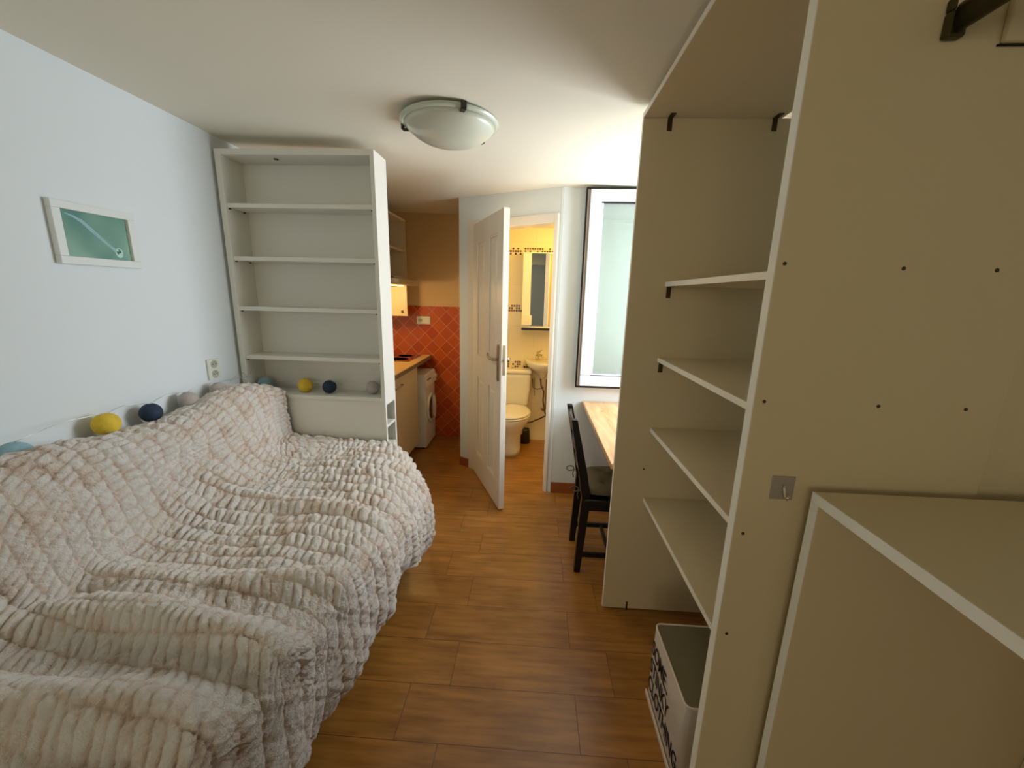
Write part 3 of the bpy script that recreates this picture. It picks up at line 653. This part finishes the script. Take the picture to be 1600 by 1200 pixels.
MB().tube([(-.07,.04,.45),(-.06,.0,.36),(-.03,-.01,.30),(-.035,0,.2),(-.01,0,.08),(0,.01,.04),(-.06,.03,0),(-.16,.04,-.05),(-.24,.05,-.06)], .0075, 8).build('drain_hose', mat('hose_brown',(92,62,30),.5), wp)
MB().tube([(-.15,.045,.42),(-.14,.03,.33),(-.1,.04,.31),(-.03,.045,.33)], .004, 6).build('supply_hose', BRACK, wp)
MB().tube([(-.13,.05,.43),(-.125,.045,.24)], .003, 6).build('dangling_cord', BRACK, wp)
# toilet brush / bin
o = MB().lathe([(.052,0),(.056,.02),(.05,.13),(.045,.15),(.015,.155)], (0,0,0), 24).build('toilet_brush_holder', DPLAST); o.location = (-.055, 3.94, 0); tag(o, 'black toilet brush holder on the floor behind the toilet', 'brush holder')
# mirror cabinet
mc = thing('mirror_cabinet', 'narrow mirrored bathroom cabinet on the wall above the basin', 'mirror cabinet', (.035, YB, 1.195))
MB().box(-.155,.165,-.13,-.001,.0,.70).build('cabinet_body', WPLAST, mc, bevel=.003)
f1 = MB().box(-.155,.165,-.148,-.131,.0,.70).build('mirror_door', WPLAST, mc, bevel=.003)
MB().box(-.075,.09,-.1505,-.1485,.02,.69).build('mirror', MIRR, f1)
MB().box(.10,.16,-.1505,-.1485,.02,.69).build('side_mirror', mat('warm_reflection_mirror',(230,190,110),.15,.6), f1)  # warm reflection is put into this mirror strip's orange colour
MB().box(-.155,.165,-.149,-.02,-.022,-.001).build('bottom_shelf', DPLAST, mc, bevel=.002)
MB().box(-.155,-.06,-.172,-.1492,.03,.12).build('cream_block', MCREAM, mc, bevel=.002)  # small cream block at the lower left of the mirror door

# ------------------------------------------------------------------ ceiling lamp
lc = Vector((-.392, 1.905, cz(-.392)))
la = thing('ceiling_lamp', 'round frosted glass ceiling lamp with dark clips', 'ceiling lamp', lc)
prof = [(.006,-.096),(.04,-.0945),(.08,-.088),(.12,-.075),(.155,-.056),(.18,-.036),(.196,-.018)]
MB().lathe(prof, (0,0,-.004), 56).build('glass_shade', LAMPG, la)
MB().lathe([(.196,-.020),(.212,-.010),(.211,-.006),(.194,-.014)], (0,0,-.004), 56).build('glass_rim', LAMPR, la)
MB().lathe([(.12,-.02),(.12,-.001)], (0,0,0), 32).build('base_plate', WPLAST, la)
for a in (66, 186, 306):
    Mx = Matrix.Rotation(R(a-10),4,'Z')
    m = MB(); m.box(.185,.216,-.011,.011,-.012,-.003,Mx).box(.208,.218,-.011,.011,-.030,-.003,Mx).box(.182,.214,-.011,.011,-.034,-.027,Mx); m.build('clip', DPLAST, la, bevel=.002)

# ------------------------------------------------------------------ open wardrobe shelving on the right
X0 = .387; PY0, PY1 = .692, .712; FY0, FY1 = 1.706, 1.724; PXB = .795
wd = thing('open_wardrobe', 'tall cream open wardrobe frame with four shelves along the right wall', 'wardrobe', (.66, 1.2, 0))
ox, oy = wd.location.x, wd.location.y
def wp_(name, x0,x1,y0,y1,z0,z1,mt=LAMC,b=.0012,parent=None): return MB().box(x0-ox,x1-ox,y0-oy,y1-oy,z0,z1).build(name, mt, parent or wd, bevel=b)
fp = lbl(wp_('side_panel', X0, .945, FY0, FY1, .008, 2.163), 'far side panel')
wp_('edging', X0-.0015, X0, FY0, FY1, .008, 2.163, EDGE, 0, fp)
npn = lbl(wp_('side_panel', X0, PXB, PY0, PY1, .008, 2.17), 'near side panel with screw caps')
wp_('edging', X0-.0015, X0, PY0, PY1, .008, 2.17, EDGE, 0, npn)
m = MB()
m.box(X0-ox, .895-ox, PY1+.001-oy, FY1-oy, 2.165, 2.183); tb = m.build('top_board', LAMC, wd, bevel=.0012)
wp_('edging', X0-.0015, X0, PY1+.001, FY1, 2.165, 2.183, EDGE, 0, tb)
SH = [1.567, 1.257, .944, .608]
for z in SH:
    s = wp_('shelf', .53, .945, PY1+.001, FY0-.001, z-.018, z, LAMC)
    wp_('edging', .5285, .53, PY1+.001, FY0-.001, z-.018, z, EDGE, 0, s)
def brk(x, z, y, sgn, par):
    m = MB(); m.box(x-.009-ox, x+.009-ox, y-.002*1-oy, y-oy, z-.045, z).box(x-.009-ox, x+.009-ox, y-.04-oy, y-.002-oy, z-.003, z); return m.build('bracket', BRACK, par)
for x in (.484, .867): brk(x, 2.164, FY0-.0005, 1, wd)
for z in SH[:2]:
    brk(.545, z-.0185, FY0-.0005, 1, wd)
m = MB()
for z in SH: m.tube([(.58-ox, PY0-.001-oy, z-.009),(.58-ox, PY0-.0005-oy, z-.009)], .001)
m.bm.free()
MB().box(.499-ox,.507-ox,FY0-.004-oy,FY0-oy,-.0+.001,.045).build('foot_bracket', BRACK, wd)
for x, z in ((.400,1.560),(.584,1.556),(.724,1.556),(.404,1.330),(.594,1.329),(.736,1.329),(.405,1.074),(.406,.850)):
    MB().lathe([(.0032,0),(.0029,.0012),(.001,.0015)], (0,0,0), 12, Matrix.Translation((x-ox,PY0-oy,z)) @ Matrix.Rotation(R(90),4,'X')).build('screw_cap', SCREW, npn)
MB().lathe([(.0045,0),(.004,.0016)], (0,0,0), 12, Matrix.Translation((.519-ox,FY0-oy,.746)) @ Matrix.Rotation(R(90),4,'X')).build('screw_cap', SCREW, fp)
lbl(wp_('filler_board', PXB+.0025, RX-.002, PY0+.012, PY0+.026, .008, 2.165, LAMC), 'paler filler board between near panel and wall')
pl = MB().box(.642-ox,.792-ox,PY0-.010-oy,PY0-.0005-oy,1.862,2.13).build('cover_plate', LAMC, npn, bevel=.003)
MB().box(.6395-ox,.792-ox,PY0-.003-oy,PY0-.0006-oy,1.8595,1.8618).build('shade_strip', GASK, npn)  # thin black strip laid in as the shade along the plate's lower edge
# hanging rail
rl = MB(); rl.loft([[(.572+.008*math.cos(t)-ox, y-oy, 1.888+.019*math.sin(t)) for t in np.linspace(0,2*math.pi,20,endpoint=False)] for y in (-.18, PY0-.012)])
rl = lbl(rl.build('hanging_rail', ROD, wd), 'bronze oval clothes rail')
m = MB(); m.box(.560-ox,.584-ox,PY0-.014-oy,PY0-.0005-oy,1.866,1.898).box(.560-ox,.566-ox,PY0-.014-oy,PY0-.0005-oy,1.898,1.915); m.build('rail_holder', ROD, rl, bevel=.003)
# adhesive hook
hk = thing('adhesive_hook', 'small tinted square adhesive hook on the near wardrobe panel', 'hook', (.460, PY0, 1.148))
MB().box(-.020,.020,-.003,-.0003,0,.045).build('backplate', TAPE, hk, bevel=.001)
MB().tube([(.001,-.003,.030),(.001,-.006,.022),(.001,-.011,.010),(.001,-.017,.008),(.001,-.020,.014)], .0028, 8).build('hook_arm', CHROME, hk)
# ------------------------------------------------------------------ low open unit in front
lw = thing('low_open_unit', 'waist-high cream open storage unit nearest the viewer, below the hook', 'storage unit', (.72, .2, 0))
ox, oy = lw.location.x, lw.location.y; LXF, LH = .494, 1.180; LYF = .662
def lp(name, x0,x1,y0,y1,z0,z1,mt=LAMC,b=.0015,parent=None): return MB().box(x0-ox,x1-ox,y0-oy,y1-oy,z0,z1).build(name, mt, parent or lw, bevel=b)
tb = lp('top_board', LXF, RX-.004, -.20, LYF, LH-.018, LH, LAMC); lp('edging', LXF-.0012, LXF, -.20, LYF, LH-.018, LH, EDGE, 0, tb)
sp_ = lp('side_panel', LXF, RX-.004, LYF-.018, LYF, .005, LH-.0185); lp('edging', LXF-.0012, LXF, LYF-.018, LYF, .005, LH-.0185, EDGE, 0, sp_)
sp2 = lp('side_panel', LXF, RX-.004, -.20, -.182, .005, LH-.0185)
lp('back_panel', RX-.010, RX-.005, -.181, LYF-.0185, .005, LH-.0185)
MB().lathe([(.004,0),(.003,.002)], (0,0,0), 12, Matrix.Translation((.535-ox,LYF-.018-oy,LH-.040)) @ Matrix.Rotation(R(90),4,'X')).build('screw_cap', SCREW, sp_)

# ------------------------------------------------------------------ lettered storage bin
bn = thing('fabric_storage_bin', 'open fabric storage bin with black lettering on the floor under the shelves', 'storage bin', (.62, 1.125, 0))
ox, oy = bn.location.x, bn.location.y
bxa, bxb, bya, byb, bz = .492, .745, .972, 1.285, .315
def rrect(x0,x1,y0,y1,r,z,n_=6,bow=0):
    P_ = []
    for cxx, cyy, a0 in ((x1-r,y1-r,0),(x0+r,y1-r,90),(x0+r,y0+r,180),(x1-r,y0+r,270)):
        for k in range(n_): a = R(a0+90*k/(n_-1)); P_.append((cxx+r*math.cos(a)-ox, cyy+r*math.sin(a)-oy, z))
    return P_
Z_ = [.003,.1,.2,bz]
outer = [rrect(bxa-.004*math.sin(math.pi*z/bz),bxb+.004,bya-.004,byb+.004,.02,z) for z in Z_]
inner = [rrect(bxa+.006,bxb-.006,bya+.006,byb-.006,.016,z) for z in (bz,.2,.1,.010)]
MB().loft(outer[:]+[rrect(bxa+.002,bxb-.002,bya+.002,byb-.002,.018,bz+.001)],cap=False).build('outer_wall', FABW, bn)
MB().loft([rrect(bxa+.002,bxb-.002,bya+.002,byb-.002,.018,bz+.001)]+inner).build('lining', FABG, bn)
MB().tube([Vector(p) for p in rrect(bxa,bxb,bya,byb,.02,bz+.001)], .0032, 8, closed=True).build('rim_piping', PIPING, bn)
MB().tube([Vector((bxa+.05-ox+.07,byb-.008-oy,z)) for z in (.02,.3)], .0015, 6).build('seam', PIPING, bn)
MB().box(bxa-.010-ox, bxa-.0045-ox, bya-oy, byb-oy, .001, .018).build('base_strip', PIPING, bn, bevel=.001)
cu = bpy.data.curves.new('lettering', 'FONT'); cu.body = "SOME..\nSTINKY\nCLOTHING"; cu.size = .082; cu.extrude = .0004; cu.align_x = 'LEFT'; cu.space_line = .92; cu.space_character = .98; cu.offset = .0008
tmp = bpy.data.objects.new('lettering_curve', cu); COL.objects.link(tmp); bpy.context.view_layer.update()
me_ = bpy.data.meshes.new_from_object(tmp.evaluated_get(bpy.context.evaluated_depsgraph_get())); bpy.data.objects.remove(tmp)
tx_ = bpy.data.objects.new('lettering', me_); COL.objects.link(tx_); tx_.parent = bn
me_.materials.clear(); me_.materials.append(INK)
tx_.rotation_euler = (R(90), 0, R(-90)); tx_.location = (bxa-.0047-.0006-ox, byb-.012-oy, .205); tx_.scale = (.72,1,1)
tx_['label'] = 'black hand-drawn style lettering'

# ------------------------------------------------------------------ desk and chair
dk = thing('pine_desk', 'pine desk fitted under the window in the corner', 'desk', (.67, 2.3, 0))
ox, oy = dk.location.x, dk.location.y
MB().box(.378-ox, RX-.003-ox, 1.735-oy, YW-.014-oy, .724, .752).build('desktop', PINE, dk, bevel=.003)
for x, y in ((.90,1.80),(.90,2.80)): MB().box(x-.025-ox,x+.025-ox,y-.025-oy,y+.025-oy,0,.7235).build('leg', PINE, dk, bevel=.003)
MB().box(.86-ox,.88-ox,1.83-oy,2.77-oy,.64,.7235).build('apron', PINE, dk, bevel=.002)

ch = thing('black_chair', 'black wooden chair with grey tied cushion, pushed up to the pine desk', 'chair', (.46, 2.115, 0))
ox, oy = ch.location.x, ch.location.y
YN, YF = 1.975, 2.265; th = .030
def post(y): # rear leg and back stile in one bent piece
    P_ = [(.286,0),(.300,.25),(.312,.45),(.285,.60),(.226,.885)]
    rings = [[(x-ox-w, y-oy-.018, z),(x-ox+w, y-oy-.018, z),(x-ox+w, y-oy+.018, z),(x-ox-w, y-oy+.018, z)] for (x,z),w in zip(P_,(.017,.021,.024,.022,.016))]
    return MB().loft(rings, smooth=False).build('rear_leg', BLACK, ch, bevel=.003)
for y in (YN, YF): post(y)
for y in (YN-.02, YF+.02): MB().box(.635-ox,.665-ox,y-.015-oy,y+.015-oy,0,.43).build('front_leg', BLACK, ch, bevel=.003)
def sx(z): return np.interp(z, [.45,.60,.885],[.312,.285,.226])
for z0, z1 in ((.80,.87),(.68,.73),(.57,.61)):
    zm = (z0+z1)/2; rings = []
    for t in np.linspace(0,1,7):
        y = YN+.015+(YF-YN-.03)*t; b_ = -.016*math.sin(math.pi*t)
        rings.append([(sx(z0)+b_-.008-ox,y-oy,z0),(sx(z0)+b_+.008-ox,y-oy,z0),(sx(z1)+b_+.008-ox,y-oy,z1),(sx(z1)+b_-.008-ox,y-oy,z1)])
    MB().loft(rings, smooth=False).build('back_rail', BLACK, ch, bevel=.002)
MB().box(.300-ox,.68-ox,YN-.035-oy,YF+.035-oy,.432,.452).build('seat', BLACK, ch, bevel=.006)
m = MB(); m.box(.33-ox,.635-ox,YN-.028-oy,YN-.010-oy,.385,.4315).box(.33-ox,.635-ox,YF+.010-oy,YF+.028-oy,.385,.4315).box(.305-ox,.32-ox,YN+.016-oy,YF-.016-oy,.385,.4315); m.build('seat_apron', BLACK, ch, bevel=.002)
for y in (YN-.005, YF+.005): MB().box(.302-ox,.64-ox,y-.010-oy,y+.010-oy,.095,.12).build('stretcher', BLACK, ch, bevel=.002)
MB().box(.45-ox,.47-ox,YN+.006-oy,YF-.006-oy,.098,.117).build('cross_stretcher', BLACK, ch, bevel=.002)
# tufted cushion
cu_ = thing('chair_cushion', 'dark grey tufted seat cushion tied to the black chair', 'cushion', (.495, 2.12, .453))
def cush():
    m = MB(); n_ = 25; V_ = {}
    for sd in (0, 1):
        for i in range(n_):
            for j in range(n_):
                u_, v_ = i/(n_-1)*2-1, j/(n_-1)*2-1
                e = (1-abs(u_)**5)*(1-abs(v_)**5); h_ = .046*max(e,0)**.5
                tu = 1
                for a, b in ((-.45,-.45),(.45,-.45),(-.45,.45),(.45,.45),(0,0)): h_ -= .026*math.exp(-((u_-a)**2+(v_-b)**2)/.02)
                z = .022+(h_ if sd else -.018*max(e,0)**.5)
                if sd and (i in (0,n_-1) or j in (0,n_-1)): V_[sd,i,j] = V_[0,i,j]
                else: V_[sd,i,j] = m.bm.verts.new((u_*.175*(1-.06*v_*v_), v_*.165*(1-.05*u_*u_), z))
    for sd in (0, 1):
        for i in range(n_-1):
            for j in range(n_-1):
                f = m.bm.faces.new((V_[sd,i,j],V_[sd,i+1,j],V_[sd,i+1,j+1],V_[sd,i,j+1])); f.smooth = True
    return m
cush().build('pad', CUSH, cu_)
for y in (YN+.015, YF-.01):
    c = Vector((.292-.495, y-2.12, .018)); m = MB()
    m.tube([c+Vector(p) for p in ((.03,0,0),(0,0,.01),(-.02,-.005,.01))], .004, 6)
    m.tube([c+Vector((-.03-.022*math.cos(a)-.012, 0.004*math.sin(a), .018+.014*math.sin(a))) for a in np.linspace(0,2*math.pi,16)], .0032, 6)
    m.tube([c+Vector(p) for p in ((-.02,0,.01),(-.026,0,-.015),(-.020,.002,-.04))], .0032, 6); m.build('tie_ribbon', CUSH, cu_)

# ------------------------------------------------------------------ lights
def area(name, loc, rot, size, sy, power, col, spread=None):
    l = bpy.data.lights.new(name, 'AREA'); l.shape = 'RECTANGLE'; l.size = size; l.size_y = sy; l.energy = power; l.color = col
    if spread: l.spread = spread
    o = bpy.data.objects.new(name, l); COL.objects.link(o); o.location = loc; o.rotation_euler = rot; return o
def point(name, loc, power, col, r=.05):
    l = bpy.data.lights.new(name, 'POINT'); l.energy = power; l.color = col; l.shadow_soft_size = r
    o = bpy.data.objects.new(name, l); COL.objects.link(o); o.location = loc; return o
area('daylight_side_window', (RX+.13, (WY0+WY1)/2, 1.5), (0, R(90), 0), 1.15, .85, 42, (.86,.93,1.0))
area('rear_fill_light', (-.95, Y0-.15, 1.65), (R(90), 0, 0), 1.15, .85, 15, (1.0,.88,.62))  # warm fill lamp added behind the viewer, outside the added window
point('bathroom_bulb', (.36, 3.35, 1.93), 13, (1.0,.64,.17), .07)
point('hood_bulb', (-1.3, 3.4, 1.50), 4.2, (1.0,.66,.30), .04)
w = bpy.data.worlds.new('sky'); bpy.context.scene.world = w; w.use_nodes = True
bg = w.node_tree.nodes['Background']; sk = w.node_tree.nodes.new('ShaderNodeTexSky'); sk.sky_type = 'HOSEK_WILKIE'; sk.turbidity = 3
sk.sun_direction = (.6,.2,.7); w.node_tree.links.new(sk.outputs[0], bg.inputs[0]); bg.inputs[1].default_value = .3

# ------------------------------------------------------------------ camera
yaw, pitch, roll = R(-2.92), R(-12.57), R(1.37)
f = Vector((math.sin(yaw)*math.cos(pitch), math.cos(yaw)*math.cos(pitch), math.sin(pitch)))
r = Vector((math.cos(yaw), -math.sin(yaw), 0)); u = r.cross(f)
r2 = r*math.cos(roll)+u*math.sin(roll); u2 = -r*math.sin(roll)+u*math.cos(roll)
cam = bpy.data.cameras.new('camera'); cam.sensor_width = 36; cam.lens = 622/1600*36; cam.clip_start = .02
co = bpy.data.objects.new('camera', cam); COL.objects.link(co)
Mx = Matrix((r2, u2, -f)).transposed().to_4x4(); Mx.translation = (0,0,1.5); co.matrix_world = Mx
sc = bpy.context.scene; sc.camera = co
sc.view_settings.view_transform = 'Standard'; sc.view_settings.look = 'None'; sc.view_settings.exposure = .0; sc.view_settings.gamma = 1.12
